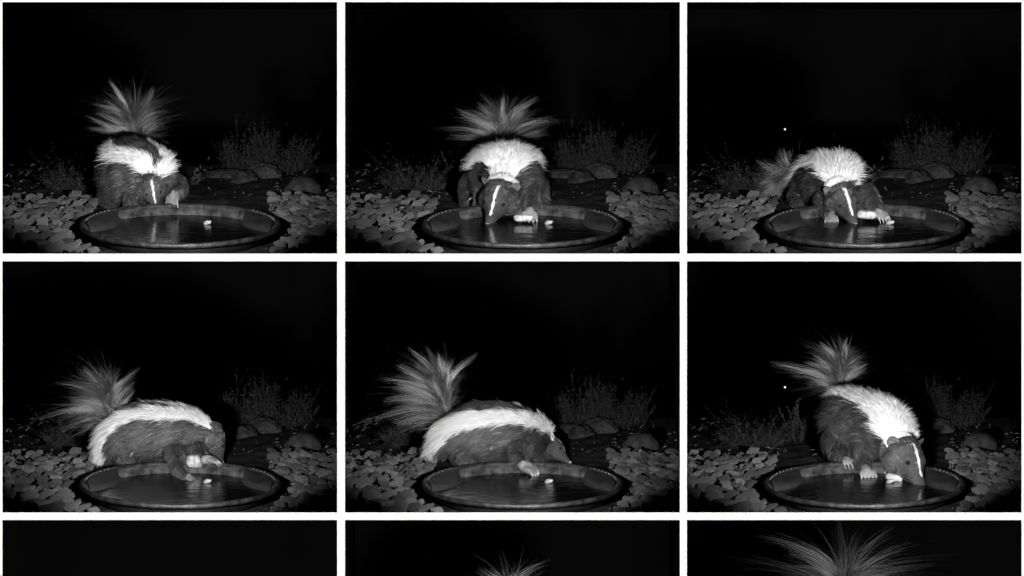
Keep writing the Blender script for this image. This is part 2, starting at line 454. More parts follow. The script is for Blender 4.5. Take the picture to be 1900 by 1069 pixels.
# ------------------------------------------------------------------ bays
PLACE = {(0, 0): 'top left', (1, 0): 'top middle', (2, 0): 'top right',
         (0, 1): 'lower left', (1, 1): 'lower middle', (2, 1): 'lower right',
         (0, 2): 'bottom left', (1, 2): 'bottom middle', (2, 2): 'bottom right'}
def on_ground(px, py, Y):
    """point on the ground plane sheet at depth Y in the column of pixel px"""
    return np.array([(px - 334) / PX, Y, float(ground_z(np.array(Y)))])
def depth_for(py):
    Y = np.linspace(0.0, 2.2, 2201); sc = 418 - (Y * S12 + ground_z(Y) * C12) * PX
    return float(Y[np.argmin(np.abs(sc - py))])
def shrub(name, meshes, pos, label, group, sc=1.0, rot=0.0):
    e = empty(name, pos); e.scale = (sc, sc, sc); e.rotation_euler = (0, 0, rot)
    for me, nm in zip(meshes, ('stems', 'leaves')):
        tag(link(nm, me, e), kind='stuff')
    tag(e, label, 'shrub', group)
    return e
for (c, r), where in PLACE.items():
    O = bay_origin(c, r)
    g = link('ground', ME_GROUND, None, O); tag(g, kind='structure')
    if r == 2: continue
    W = 'in the %s picture' % where
    li = link('leaf_litter', ME_LITTER, None, O); tag(li, 'scattered dry leaf litter on the dark soil ' + W, 'leaf litter', 'leaf litter behind the troughs', 'stuff')
    # trough
    T = empty('water_trough', O)
    tag(T, 'round black rubber water trough with worn rim ' + W, 'trough', 'round water troughs')
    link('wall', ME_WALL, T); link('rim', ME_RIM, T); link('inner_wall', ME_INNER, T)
    for sgn, me in ((1, ME_HANDLE_L), (-1, ME_HANDLE_R)):
        h = link('handle', me, T)
        for k in range(9):
            a = math.radians(140 + k * 4.0)
            x = 0.294 * math.cos(a) * sgn
            link('bead', ME_BEAD, h, (x, 0.294 * math.sin(a), 0.0075))
    wt = link('water', ME_WATER, None, O); tag(wt, kind='structure')
    pb = link('pebble', ME_PEBBLE, None, O + P(383, 413, 0.085)); pb.location.z = O[2] + WATER_Z + 0.004
    pb.location.y = O[1] + (418 - 413.5 + 0.021 * 587) / (PX * S12)
    tag(pb, 'small pale pebble poking out of the water ' + W, 'pebble', 'pebbles in the troughs')
    # stone beds
    for side, word in ((-1, 'left'), (1, 'right')):
        bed = empty('stone_bed', O)
        tag(bed, 'bed of flat grey stones %s of the trough %s' % (word, W), 'stone bed', 'stone beds beside the troughs')
        tag(link('grit', ME_GRIT[side], bed), kind='stuff')
        for k, sp in enumerate(STONE_SPOTS[side]): place_stone(bed, k, sp, side)
    # rocks behind
    for me, px, py, rz, text in ((ME_DOME, 558, 351, 0.3, 'domed boulder at the right behind the stones'),
                                 (ME_LOW_A, 408, 321, 0.1, 'long low rock in front of the tall shrub'),
                                 (ME_LOW_C, 445, 331, 0.8, 'small flat rock before the tall shrub'),
                                 (ME_LOW_B, 478, 322, 0.0, 'angular rock under the tall shrub')):
        Y = depth_for(py); o = link('boulder', me, None, O + on_ground(px, py, Y) - np.array([0, 0, 0.008])); o.rotation_euler = (0, 0, rz)
        tag(o, text + ' ' + W, 'boulder', 'rocks behind the troughs')
    q = lambda px, py: O + on_ground(px, py, depth_for(py)) - np.array([0, 0, 0.004])
    shrub('shrub', SHRUB_BIG, q(487, 312), 'wide dim bushy shrub at the right of the %s picture' % where, 'wide shrubs at the right')
    shrub('shrub', SHRUB_TALL, q(440, 311), 'few tall thin stalks left of the wide shrub ' + W, 'tall stalks beside the wide shrubs')
    shrub('shrub', SHRUB_LOW, q(130, 349), 'low tangled shrub at the left ' + W, 'low shrubs at the left')
    shrub('shrub', SHRUB_SPIKE, q(226, 342), 'spiky plant with flower stalks behind the skunk ' + W, 'spiky plants behind the skunks')
    shrub('twig', SHRUB_TWIG, q(346, 338), 'small dry leafy twig on the ground right of the skunk ' + W, 'dry twigs beside the skunks')
    if c == 2:
        bm = bmesh.new(); bmesh.ops.create_icosphere(bm, subdivisions=2, radius=0.0034)
        for v in bm.verts: v.co *= 1 + 0.15 * noise.noise(v.co * 400)
        sp = link('bright_speck', bm_mesh('bright_speck', bm, M_SPECK, True), None, O + P(189, 238.5, 0.35))
        tag(sp, 'tiny bright white speck in the dark air ' + W, 'speck', 'specks in the right pictures')

# ------------------------------------------------------------------ skunks
def sphere_template(nu=14, nv=9):
    V = [(0, 0, 1)]
    for j in range(1, nv):
        ph = math.pi * j / nv
        for i in range(nu):
            a = 2 * math.pi * i / nu; V.append((math.sin(ph) * math.cos(a), math.sin(ph) * math.sin(a), math.cos(ph)))
    V.append((0, 0, -1)); F = []
    for i in range(nu): F.append((0, 1 + i, 1 + (i + 1) % nu))
    for j in range(nv - 2):
        for i in range(nu):
            a = 1 + j * nu + i; b_ = 1 + j * nu + (i + 1) % nu
            F.append((a, a + nu, b_ + nu)); F.append((a, b_ + nu, b_))
    L = len(V) - 1
    for i in range(nu): F.append((L, L - nu + (i + 1) % nu, L - nu + i))
    return np.array(V), np.array(F)
SPH_V, SPH_F = sphere_template()
def densify(pts, rad):
    """chain of spheres close enough to read as one round cone"""
    out = []
    for (a, ra), (b_, rb) in zip(zip(pts[:-1], rad[:-1]), zip(pts[1:], rad[1:])):
        d = np.linalg.norm(b_ - a); n = max(1, int(d / (0.3 * min(ra, rb))))
        for k in range(n): out.append((a + (b_ - a) * k / n, ra + (rb - ra) * k / n))
    out.append((pts[-1], rad[-1]))
    return out

BLACK, WHITE_ = 0.032, 0.82
def skunk(bay, cfg):
    O = bay_origin(*bay)
    rs = np.random.default_rng(cfg['seed'])
    root = empty('skunk', O + np.array([cfg['spine'][1][0] / PX - 334 / PX, cfg['spine'][1][2], -0.04]))
    tag(root, cfg['label'], 'skunk', 'skunks at the troughs')
    off = O - np.array(root.location)                     # bay-local -> skunk-local
    sp = np.array([np.append(P(a, b_, y), rr) for a, b_, y, rr in cfg['spine']])
    Sk = P(*cfg['skull']); No = P(*cfg['nose'])
    hl = np.linalg.norm(No - Sk); ax = (No - Sk) / hl; hs = np.clip(hl / 0.095, 0.85, 1.6)
    if hl < 0.085: No = Sk + ax * 0.085
    Uh = np.array(cfg['head_up'], float); Uh = unit(Uh - ax * (Uh @ ax)); Rh = np.cross(ax, Uh)
    spine = catmull(np.vstack([sp, np.append(Sk, 0.04 * hs)]), 60)
    nsp = len(spine)
    balls = []          # centre, radius, part, t
    for i, (x, y, z, rr) in enumerate(spine): balls.append((np.array([x, y, z]), rr, 0, i / (nsp - 1)))
    hk = [(-0.1, 0.040, 0.0), (0.16, 0.038, -0.001), (0.36, 0.031, -0.002), (0.54, 0.0225, -0.004), (0.70, 0.0165, -0.006), (0.85, 0.0130, -0.008), (0.98, 0.0095, -0.009)]
    hp = [Sk + (No - Sk) * a + Uh * u * hs for a, _, u in hk]; hr = [rr * hs for _, rr, _ in hk]
    for p, rr in densify(hp, hr): balls.append((p, rr, 1, 0.0))
    for sg in (-1, 1):                                    # cheeks
        balls.append((Sk + (No - Sk) * 0.16 + Rh * sg * 0.020 * hs - Uh * 0.010 * hs, 0.026 * hs, 1, 0.0))
        balls.append((Sk + (No - Sk) * 0.42 + Rh * sg * 0.015 * hs + Uh * 0.013 * hs, 0.0125 * hs, 1, 0.0))
    tail = np.array([P(*t_) for t_ in cfg['tail']])
    tcore = catmull(tail, 30)
    for i, p in enumerate(tcore): balls.append((p, 0.017 - 0.009 * i / 29, 2, i / 29))
    claws = []
    for leg in cfg['legs']:
        pts = [P(*q) for q in leg['pts']]; rad = list(leg['rad'])
        for p, rr in densify(pts, rad): balls.append((p, rr, 3, 0.0))
        w = pts[-1]; dr = unit(np.array(leg['dir'], float)); upv = np.array(leg.get('up', (0, 0, 1)), float)
        upv = unit(upv - dr * (dr @ upv)); sd = np.cross(dr, upv); k = leg.get('size', 1.0)
        for p, rr in densify([w, w + dr * 0.012 * k], [0.0115 * k, 0.0125 * k]): balls.append((p, rr, 4, 0.0))
        for f in range(5):
            u = (f - 2) / 2.0; ln = (0.019 - 0.005 * abs(u) ** 1.5) * k
            b0 = w + dr * 0.013 * k + sd * u * 0.0135 * k
            d1 = unit(dr + sd * u * 0.35 + upv * 0.15); d2 = unit(dr + sd * u * 0.3 - upv * 0.55)
            b1 = b0 + d1 * ln * 0.55; b2 = b1 + d2 * ln * 0.55
            for p, rr in densify([b0, b1, b2], [0.0058 * k, 0.0052 * k, 0.0046 * k]): balls.append((p, rr, 4, 0.0))
            claws.append((b2, d2, upv, k))
    # one continuous skin
    V = np.concatenate([SPH_V * rr + p for p, rr, _, _ in balls]); n = len(SPH_V)
    F = np.concatenate([SPH_F + i * n for i in range(len(balls))])
    tmp = link('tmp', mesh_np('tmp', V, F))
    rm = tmp.modifiers.new('r', 'REMESH'); rm.mode = 'VOXEL'; rm.voxel_size = cfg.get('voxel', 0.0032)
    sm = tmp.modifiers.new('s', 'SMOOTH'); sm.factor = 0.5; sm.iterations = 4
    dg = bpy.context.evaluated_depsgraph_get()
    me = bpy.data.meshes.new_from_object(tmp.evaluated_get(dg)); me.name = 'body'
    old = tmp.data; bpy.data.objects.remove(tmp); bpy.data.meshes.remove(old)
    nv = len(me.vertices); co = np.empty(nv * 3, dtype=np.float32); me.vertices.foreach_get('co', co); co = co.reshape(-1, 3).astype(float)

    BC = np.array([b_[0] for b_ in balls]); BR = np.array([b_[1] for b_ in balls]); BP = np.array([b_[2] for b_ in balls]); BT = np.array([b_[3] for b_ in balls])
    stan = unit(np.gradient(spine[:, :3], axis=0))
    sup = np.array([0, 0, 1.0])[None, :] - stan * stan[:, 2:3]
    bias = np.array(cfg.get('roll', (0, 0, 0)), float)
    sup = unit(sup + (bias[None, :] - stan * (stan @ bias)[:, None])); srt = np.cross(stan, sup)
    ttan = unit(np.gradient(tcore, axis=0))
    sx = cfg.get('stripe', {})
    def classify(p):
        N = len(p); part = np.empty(N, int); t = np.empty(N); bi = np.empty(N, int)
        for s0 in range(0, N, 8000):
            q = p[s0:s0 + 8000]
            d = np.linalg.norm(q[:, None, :] - BC[None], axis=2) - BR[None]
            k = d.argmin(1); bi[s0:s0 + 8000] = k
        return BP[bi], BT[bi], bi
    def coat(p):
        """0 black .. 1 white, from the place on the animal"""
        part, t, bi = classify(p)
        w = np.zeros(len(p))
        i = np.clip((t * (nsp - 1)).round().astype(int), 0, nsp - 1)
        v = p - spine[i, :3]
        th = np.arctan2((v * srt[i]).sum(1), (v * sup[i]).sum(1))
        jag = wobble(p, 60, 5)[:, 0] * 0.04 + wobble(p, 170, 6)[:, 0] * 0.04
        a = np.abs(th) + jag; tt = t + jag * 0.12
        inner = np.interp(tt, [0, 0.45, sx.get('fork', 0.62), 1], [sx.get('in0', 0.35), sx.get('in1', 0.34), 0.0, -1])
        inner = np.where(tt > sx.get('fork', 0.62), -1, inner)
        outer = np.interp(tt, [0, 0.25, 0.6, 0.75, 1], [sx.get('out0', 1.35), sx.get('out1', 0.95), sx.get('out2', 0.95), sx.get('out3', 1.1), sx.get('out4', 1.0)])
        m = (part == 0) & (a > inner) & (a < outer) & (tt < sx.get('end', 0.93)) & (tt > -0.5)
        w[m] = 1.0
        h = p - Sk; al = (h @ ax) / hl; lat = np.abs(h @ Rh); hu = h @ Uh
        wid = np.interp(al, [-0.3, 0.0, 0.4, 0.9], [0.0012, 0.0024, 0.0030, 0.0018]) * hs * (1 + 0.3 * wobble(p, 150, 13)[:, 0])
        w[(part == 1) & (hu > 0.004) & (lat < wid) & (al > sx.get('f0', -0.1)) & (al < 0.85)] = 1.0
        w[(part == 1) & (al < sx.get('nape', -0.05) + jag * 0.6) & (hu > 0.012)] = 1.0
        w[(part == 4)] = 0.23
        w[part == 2] = 0.25
        return w, part, t, bi
    w, part, _, _ = coat(co)
    shade = BLACK * 0.7 + (WHITE_ * 0.85 - BLACK) * w
    shade = np.where((part == 1) & (w < 0.5), shade * 1.8, shade) * (1 + 0.3 * wobble(co, 45, 12)[:, 0])
    shade = np.clip(shade, 0.012, 0.8)
    a = me.attributes.new('coat', 'FLOAT_COLOR', 'POINT'); c4 = np.ones((nv, 4), dtype=np.float32); c4[:, :3] = shade[:, None]
    a.data.foreach_set('color', c4.ravel())
    for p_ in me.polygons: p_.use_smooth = True
    me.materials.clear(); me.materials.append(M_SKIN)
    # --- fur
    me.calc_loop_triangles()
    nt_ = len(me.loop_triangles); tri = np.empty(nt_ * 3, dtype=np.int32); me.loop_triangles.foreach_get('vertices', tri); tri = tri.reshape(-1, 3)
    A, B_, C_ = co[tri[:, 0]], co[tri[:, 1]], co[tri[:, 2]]
    nrm = np.cross(B_ - A, C_ - A); area = np.linalg.norm(nrm, axis=1); nrm = nrm / np.maximum(area[:, None], 1e-12)
    N = cfg.get('hairs', 62000)
    k = rs.choice(nt_, N, p=area / area.sum()); u = rs.random((N, 2)); fl = u.sum(1) > 1; u[fl] = 1 - u[fl]
    p = A[k] + (B_[k] - A[k]) * u[:, :1] + (C_[k] - A[k]) * u[:, 1:]; nn = nrm[k]
    w, part, t, bi = coat(p + rs.normal(size=p.shape) * 0.0035)
    keep = part != 2; p, nn, w, part, t, bi = p[keep], nn[keep], w[keep], part[keep], t[keep], bi[keep]; N = len(p)
    i = np.clip((t * (nsp - 1)).round().astype(int), 0, nsp - 1)
    flow = np.where((part == 0)[:, None], -stan[i], np.where((part == 1)[:, None], -ax[None, :], np.array([0, 0, -1.0])[None, :] + nn * 0.2))
    tang = unit(flow - nn * (flow * nn).sum(1, keepdims=True))
    L = np.where(part == 0, np.interp(t, [0, 0.2, 0.7, 0.95, 1], [0.046, 0.040, 0.036, 0.024, 0.013]), np.where(part == 1, 0.0145, np.where(part == 4, 0.007, 0.020))) * rs.uniform(0.6, 1.25, N)
    al = ((p - Sk) @ ax) / hl
    L = np.where(part == 1, L * np.interp(al, [0, 0.5, 1], [1.2, 0.7, 0.3]), L)
    L = np.where((part == 0) & (w > 0.5), L * cfg.get('ruff', 1.3) * rs.uniform(0.75, 1.2, N), L)
    lift = np.where(part == 0, np.where(w > 0.5, cfg.get('lift_w', 0.9), 0.5), 0.4)
    jit = wobble(p, 70, 8) * 0.10 + wobble(p, 230, 9) * 0.14 + rs.normal(size=(N, 3)) * 0.15
    d = unit(tang + nn * lift[:, None] + jit)
    s = np.array([0, 0.5, 1.0])
    grav = np.array([0, 0, -1.0])
    Pts = p[:, None, :] - nn[:, None, :] * 0.001 + d[:, None, :] * (L[:, None] * s[None])[:, :, None] + (grav[None, None, :] * 0.22 - nn[:, None, :] * 0.25) * (L[:, None] * s[None] ** 2)[:, :, None]
    side = unit(np.cross(d, nn) + rs.normal(size=(N, 3)) * 0.45); side = unit(side - d * (side * d).sum(1, keepdims=True))
    hw = np.where(part == 1, 0.00034, np.where(w > 0.5, 0.00048, 0.00042)) * rs.uniform(0.7, 1.3, N)
    Wd = hw[:, None] * np.array([1.0, 0.8, 0.15])[None]
    tone = rs.uniform(0.75, 1.15, N)
    dark = rs.uniform(0.4, 1.0, N) ** 1.5 * BLACK * 2.7
    dark = np.where((part == 1), rs.uniform(0.4, 1.5, N) * BLACK * 2.0 * cfg.get('head_gain', 1.15), dark)
    dark = np.where((rs.random(N) < 0.012) & (part == 0), dark * 4, dark)
    dark = dark * (1 + 0.45 * wobble(p, 38, 12)[:, 0])
    cc = np.where(w > 0.5, np.minimum(WHITE_ * tone, 0.86), np.maximum(dark, 0.008) + w * 0.45)
    cols = cc[:, None] * np.array([0.85, 1.0, 1.0])[None]
    fur = ribbon_arrays(Pts, Wd, side, cols)
    # --- tail hair: clumps that leave the core and arch outwards
    parts = []
    K = 8; s = np.linspace(0, 1, K)
    nc = int(cfg.get('clumps', 95) * 1.4)
    TL = cfg.get('tail_len', 0.125)
    fan = np.array(cfg.get('fan', (0, 0, 0)), float)
    for ci in range(nc + 1):
        loose = ci == nc
        base_l = (not loose) and ci < nc * 0.16            # pale tuft on one side of the tail's root
        m = 2400 if loose else int(rs.integers(14, 34))
        c0 = 0.5 if loose else (rs.uniform(0.25, 0.62) if base_l else rs.uniform(0.0, 1.0))
        cs = rs.uniform(0, 1, m) if loose else np.clip(c0 + rs.normal(size=m) * 0.02, 0, 1)
        ia = (cs * 29).astype(int); r0 = tcore[ia]; tt = ttan[ia]
        p0 = rs.normal() * 0.45 if base_l else rs.uniform(0, 2 * np.pi)
        ph = rs.uniform(0, 2 * np.pi, m) if loose else np.full(m, p0) + rs.normal(size=m) * (0.045 if not base_l else 0.1)
        e1 = unit(np.cross(tt, np.array([0, 1.0, 0.15]))); e2 = np.cross(tt, e1)
        rad = e1 * np.cos(ph)[:, None] + e2 * np.sin(ph)[:, None] * 0.7
        pw = 0.14 + 0.40 * abs(math.cos(p0)); white = (not loose) and (base_l or rs.random() < pw)
        U = lambda lo, hi: rs.uniform(lo, hi, m) if loose else np.full(m, rs.uniform(lo, hi))
        ln = TL * U(0.7, 1.15) * (0.78 + 0.3 * cs) * rs.uniform(0.82, 1.05, m)
        if base_l: ln = ln * 0.85
        elif white: ln = ln * 1.06
        outw = np.interp(cs, [0, 0.5, 1], [0.85, 0.8, 0.55]) * U(0.25, 1.1) * cfg.get('spread', 1.0)
        d0 = unit(tt * 1.0 + rad * outw[:, None] * 0.34 + fan[None] * 0.5)
        bend = rad * (1.0 * outw * U(0.5, 1.5))[:, None] + grav[None] * U(0.0, 0.55)[:, None] + fan[None] * 0.55 - tt * (0.35 * outw)[:, None]
        jr = rs.normal(size=(m, 3)) * (0.0035 if white and not base_l else 0.009); jt = rs.normal(size=(m, 3)) * (0.0028 if not loose else 0.016)
        mid = rs.normal(size=(m, 3)) * 0.005
        Pt = r0[:, None, :] + jr[:, None, :] * ((1 - s) ** 1.4)[None, :, None] + jt[:, None, :] * s[None, :, None] + mid[:, None, :] * np.sin(np.pi * s)[None, :, None] \
            + d0[:, None, :] * (ln[:, None] * s[None])[:, :, None] + bend[:, None, :] * (ln[:, None] * s[None] ** 2.1)[:, :, None] * 1.05
        sd = unit(rs.normal(size=(m, 3)) * 0.7 + np.cross(d0, np.array([0, -1.0, 0.2]))); sd = unit(sd - d0 * (sd * d0).sum(1, keepdims=True))
        Wt = (rs.uniform(0.00022, 0.00042, m) * (0.85 if white else 1.0))[:, None] * np.interp(s, [0, 0.6, 1], [1, 0.85, 0.12])[None]
        if loose: tone = np.where(rs.random(m) < 0.2, 0.2, rs.uniform(0.03, 0.07, m))
        elif base_l: tone = rs.uniform(0.6, 0.85) * rs.uniform(0.6, 1.2, m)
        else: tone = np.full(m, rs.uniform(0.6, 0.85) if white else (rs.uniform(0.1, 0.18) if rs.random() < 0.25 else rs.uniform(0.025, 0.06))) * rs.uniform(0.6, 1.25, m)
        cl = np.clip(tone, 0.02, 0.85)[:, None] * np.interp(s, [0, 0.4, 1], [0.9, 1.0, 0.75])[None]
        parts.append(ribbon_arrays(Pt, Wt, sd, cl))
    tl = join_arrays(parts)
    # --- assemble
    shift = off.astype(np.float32)
    co2 = (co + off).astype(np.float32); me.vertices.foreach_set('co', co2.ravel()); me.update()
    body = link('body', me, root)
    tag(link('fur', mesh_np('fur', fur[0] + off, fur[1], M_FUR, col=fur[2]), root), kind='stuff')
    tag(link('tail_hair', mesh_np('tail_hair', tl[0] + off, tl[1], M_FUR, col=tl[2]), root), kind='stuff')
    # eyes, nose, ears
    for sg in (-1, 1):
        bm = bmesh.new(); bmesh.ops.create_uvsphere(bm, u_segments=14, v_segments=10, radius=0.0052 * hs)
        e = link('eye', bm_mesh('eye', bm, M_EYE, True), root)
        e.location = off + Sk + (No - Sk) * 0.50 + Rh * sg * 0.0205 * hs + Uh * 0.0135 * hs
        bm = bmesh.new(); bmesh.ops.create_uvsphere(bm, u_segments=16, v_segments=10, radius=1.0)
        for v in bm.verts:
            v.co = Vector((v.co.x * 0.0125, v.co.y * 0.0045, v.co.z * 0.013)) * hs
            if v.co.y > 0: v.co.y *= -0.35                # hollow cup facing forward
        e = link('ear', bm_mesh('ear', bm, M_EAR, True), root)
        yv = unit(ax * 0.9 + Rh * sg * 0.5); zv = unit(Uh * 0.8 + Rh * sg * 0.7); zv = unit(zv - yv * (zv @ yv)); xv = np.cross(yv, zv)
        e.matrix_local = Matrix.Translation(Vector(off + Sk - ax * 0.001 * hs + Rh * sg * 0.035 * hs + Uh * 0.024 * hs)) @ Matrix(((xv[0], yv[0], zv[0]), (xv[1], yv[1], zv[1]), (xv[2], yv[2], zv[2]))).to_4x4()
    bm = bmesh.new(); bmesh.ops.create_uvsphere(bm, u_segments=14, v_segments=10, radius=1.0)
    for v in bm.verts:
        v.co = Vector((v.co.x * 0.0075, v.co.y * 0.006, v.co.z * 0.006)) * hs
    e = link('nose', bm_mesh('nose', bm, M_NOSE, True), root)
    e.matrix_local = Matrix.Translation(Vector(off + No + ax * 0.006 * hs - Uh * 0.007 * hs)) @ Matrix(((Rh[0], ax[0], Uh[0]), (Rh[1], ax[1], Uh[1]), (Rh[2], ax[2], Uh[2]))).to_4x4()
    for b0, d2, upv, kk in claws:
        bm = bmesh.new(); rings = []
        sdv = np.cross(d2, upv)
        sdv = unit(sdv); u2 = np.cross(sdv, d2)
        for q in range(5):
            f = q / 4; cpt = b0 + d2 * 0.020 * kk * f - u2 * 0.005 * kk * f * f; rr = 0.0017 * kk * (1 - f) + 0.0003
            rings.append([bm.verts.new(Vector(off + cpt + (sdv * math.cos(a_) + u2 * math.sin(a_)) * rr)) for a_ in np.linspace(0, 2 * np.pi, 6, endpoint=False)])
        for q in range(4):
            for j in range(6): bm.faces.new((rings[q][j], rings[q][(j + 1) % 6], rings[q + 1][(j + 1) % 6], rings[q + 1][j]))
        bm.faces.new(rings[4])
        link('claw', bm_mesh('claw', bm, M_CLAW, True), root)
    for (px_, py_, Y_, ang, ln) in cfg.get('straw', []):
        bm = bmesh.new(); c0 = P(px_, py_, Y_) + off
        dv = np.array([math.cos(ang), 0, math.sin(ang)]) * ln
        vs_ = []
        for q in range(4):
            f = q / 3; pnt = c0 + dv * (f - 0.5) + np.array([0, 0, 0.002 * math.sin(math.pi * f)]); ww = 0.0011 * (1 - abs(f - 0.5))
            vs_.append((bm.verts.new(Vector(pnt + [-math.sin(ang) * ww, 0, math.cos(ang) * ww])), bm.verts.new(Vector(pnt - [-math.sin(ang) * ww, 0, math.cos(ang) * ww]))))
        for q in range(3): bm.faces.new((vs_[q][0], vs_[q][1], vs_[q + 1][1], vs_[q + 1][0]))
        link('straw_bit', bm_mesh('straw_bit', bm, M_CLAW), root)
    return root

LEG = dict
GZ = 0.0
skunk((0, 0), dict(seed=1, label='skunk drinking over the trough rim, tail fanned high, white V on its back',
    spine=[(235, 296, .66, .066), (236, 308, .58, .092), (243, 320, .50, .104), (272, 324, .43, .082), (279, 331, .395, .060)],
    skull=(277, 341, .36), nose=(287, 385, .285), head_up=(0.0, -.8, .6),
    tail=[(242, 285, .68), (244, 268, .70), (244, 252, .71), (243, 236, .71)], fan=(-.06, 0, .12), tail_len=.160, spread=1.0,
    stripe=dict(fork=.80, in0=.6, in1=.6, out0=1.1, out1=1.0, out2=1.02, out3=.98, out4=.75, end=.90, nape=-.25),
    legs=[LEG(pts=[(322, 340, .41), (331, 350, .365), (323, 355, .32)], rad=[.032, .023, .014], dir=(-.4, -.45, -.75), size=1.2),
          LEG(pts=[(240, 345, .42), (238, 375, .38), (240, 394, .355)], rad=[.03, .022, .013], dir=(0, -1, -.1)),
          LEG(pts=[(205, 345, .55), (195, 370, .50), (197, 393, .44)], rad=[.05, .03, .014], dir=(0, -1, 0)),
          LEG(pts=[(280, 345, .58), (290, 372, .52), (292, 393, .45)], rad=[.045, .03, .014], dir=(0, -1, 0))]))
skunk((1, 0), dict(seed=2, label='skunk facing forward with lowered head, one paw on pale chunk, tail fanned',
    spine=[(300, 322, .62, .074), (301, 329, .54, .104), (304, 333, .46, .112), (307, 333, .38, .094), (303, 340, .31, .060)],
    skull=(294, 357, .25), nose=(271, 411, .145), head_up=(-.1, -.7, .75),
    tail=[(298, 300, .66), (296, 282, .68), (296, 266, .69), (297, 250, .69)], fan=(0, 0, .06), tail_len=.155, spread=1.05,
    stripe=dict(fork=.56, in0=.7, in1=.62, out0=1.5, out1=1.3, out2=.86, out3=.72, out4=.85), lift_w=1.35, ruff=1.5,
    straw=[(237, 369, .36, .8, .012)],
    legs=[LEG(pts=[(348, 350, .34), (352, 372, .27), (349, 388, .20)], rad=[.034, .024, .015], dir=(-.1, -.8, -.6), size=1.25),
          LEG(pts=[(262, 350, .38), (258, 375, .34), (258, 386, .30)], rad=[.03, .022, .013], dir=(0, -1, -.1)),
          LEG(pts=[(250, 345, .52), (242, 370, .48), (245, 393, .44)], rad=[.058, .04, .014], dir=(0, -1, 0)),
          LEG(pts=[(356, 345, .52), (366, 370, .48), (366, 393, .44)], rad=[.045, .03, .014], dir=(0, -1, 0))]))
skunk((2, 0), dict(seed=3, label='skunk reaching its snout into the water, tail trailing low behind at left',
    spine=[(250, 348, .62, .064), (262, 340, .54, .082), (278, 337, .46, .088), (288, 338, .37, .076), (291, 347, .29, .060)],
    skull=(292, 360, .235), nose=(318, 411, .145), head_up=(.15, -.7, .75),
    tail=[(236, 335, .64), (216, 318, .66), (197, 320, .66), (184, 342, .66)], fan=(-.2, 0, -.1), tail_len=.085, clumps=80,
    stripe=dict(fork=.52, out3=1.0, out4=1.05, out2=.85, out1=.8), lift_w=1.35, ruff=1.5,
    legs=[LEG(pts=[(340, 358, .33), (354, 378, .25), (357, 392, .19)], rad=[.034, .024, .014], dir=(.7, -.6, -.25), size=1.15),
          LEG(pts=[(262, 368, .30), (268, 388, .24), (273, 398, .20)], rad=[.03, .022, .013], dir=(.1, -1, -.35), size=1.05),
          LEG(pts=[(230, 358, .55), (216, 376, .50), (216, 393, .44)], rad=[.05, .03, .014], dir=(0, -1, 0)),
          LEG(pts=[(310, 350, .55), (325, 372, .50), (326, 393, .44)], rad=[.045, .03, .014], dir=(0, -1, 0))]))
skunk((0, 1), dict(seed=4, head_gain=1.9, label='skunk in side view gripping a pale chunk, head bowed right, tail up',
    spine=[(212, 345, .47, .056), (226, 332, .465, .074), (258, 323, .455, .084), (300, 322, .44, .082), (340, 321, .43, .064), (366, 324, .42, .050)],
    skull=(391, 329, .41), nose=(412, 376, .385), head_up=(.95, .15, .35),
    tail=[(208, 318, .49), (200, 298, .51), (195, 280, .52), (196, 264, .52)], fan=(-.30, 0, .08), tail_len=.138, spread=.95, clumps=85,
    roll=(0, 0, 0), stripe=dict(fork=.78, in0=.50, in1=.42, out0=1.7, out1=.95, out2=.80, out3=.72, out4=.85, end=.95, nape=-.6), lift_w=.95,
    straw=[(240, 364, .36, 1.0, .016)],
    legs=[LEG(pts=[(322, 350, .40), (322, 374, .33), (332, 395, .24), (342, 404, .19)], rad=[.04, .028, .018, .013], dir=(.9, -.3, -.25), size=.95),
          LEG(pts=[(362, 348, .40), (368, 364, .34), (377, 373, .275)], rad=[.032, .022, .013], dir=(1, -.1, .05), size=1.15),
          LEG(pts=[(225, 350, .45), (232, 374, .41), (240, 393, .40)], rad=[.052, .032, .014], dir=(1, -.3, 0)),
          LEG(pts=[(225, 350, .53), (232, 374, .53), (240, 393, .52)], rad=[.045, .03, .014], dir=(1, -.3, 0))]))
skunk((1, 1), dict(seed=5, head_gain=1.6, label='skunk in side view with head turned down away, one paw on the rim',
    spine=[(203, 336, .47, .058), (222, 328, .465, .078), (262, 322, .455, .088), (305, 323, .455, .084), (343, 329, .465, .068), (366, 340, .485, .044)],
    skull=(386, 349, .49), nose=(415, 369, .455), head_up=(.6, .2, .8),
    tail=[(203, 316, .49), (194, 295, .51), (189, 274, .52), (190, 255, .52)], fan=(-.40, 0, .12), tail_len=.160, spread=.95, clumps=100,
    roll=(0, 0, 0), stripe=dict(fork=.90, in0=.55, in1=.58, out0=1.9, out1=1.15, out2=.98, out3=.9, out4=.8, end=.95), lift_w=.75,
    straw=[(277, 353, .35, .9, .014)],
    legs=[LEG(pts=[(330, 350, .40), (326, 372, .34), (336, 384, .265)], rad=[.04, .028, .016], dir=(.9, -.35, -.30), size=1.4),
          LEG(pts=[(360, 355, .50), (368, 375, .46), (374, 392, .43)], rad=[.032, .022, .013], dir=(1, -.3, -.1)),
          LEG(pts=[(222, 350, .45), (230, 374, .41), (240, 393, .40)], rad=[.055, .034, .014], dir=(1, -.3, 0)),
          LEG(pts=[(222, 350, .53), (230, 374, .53), (240, 393, .52)], rad=[.045, .03, .014], dir=(1, -.3, 0))]))
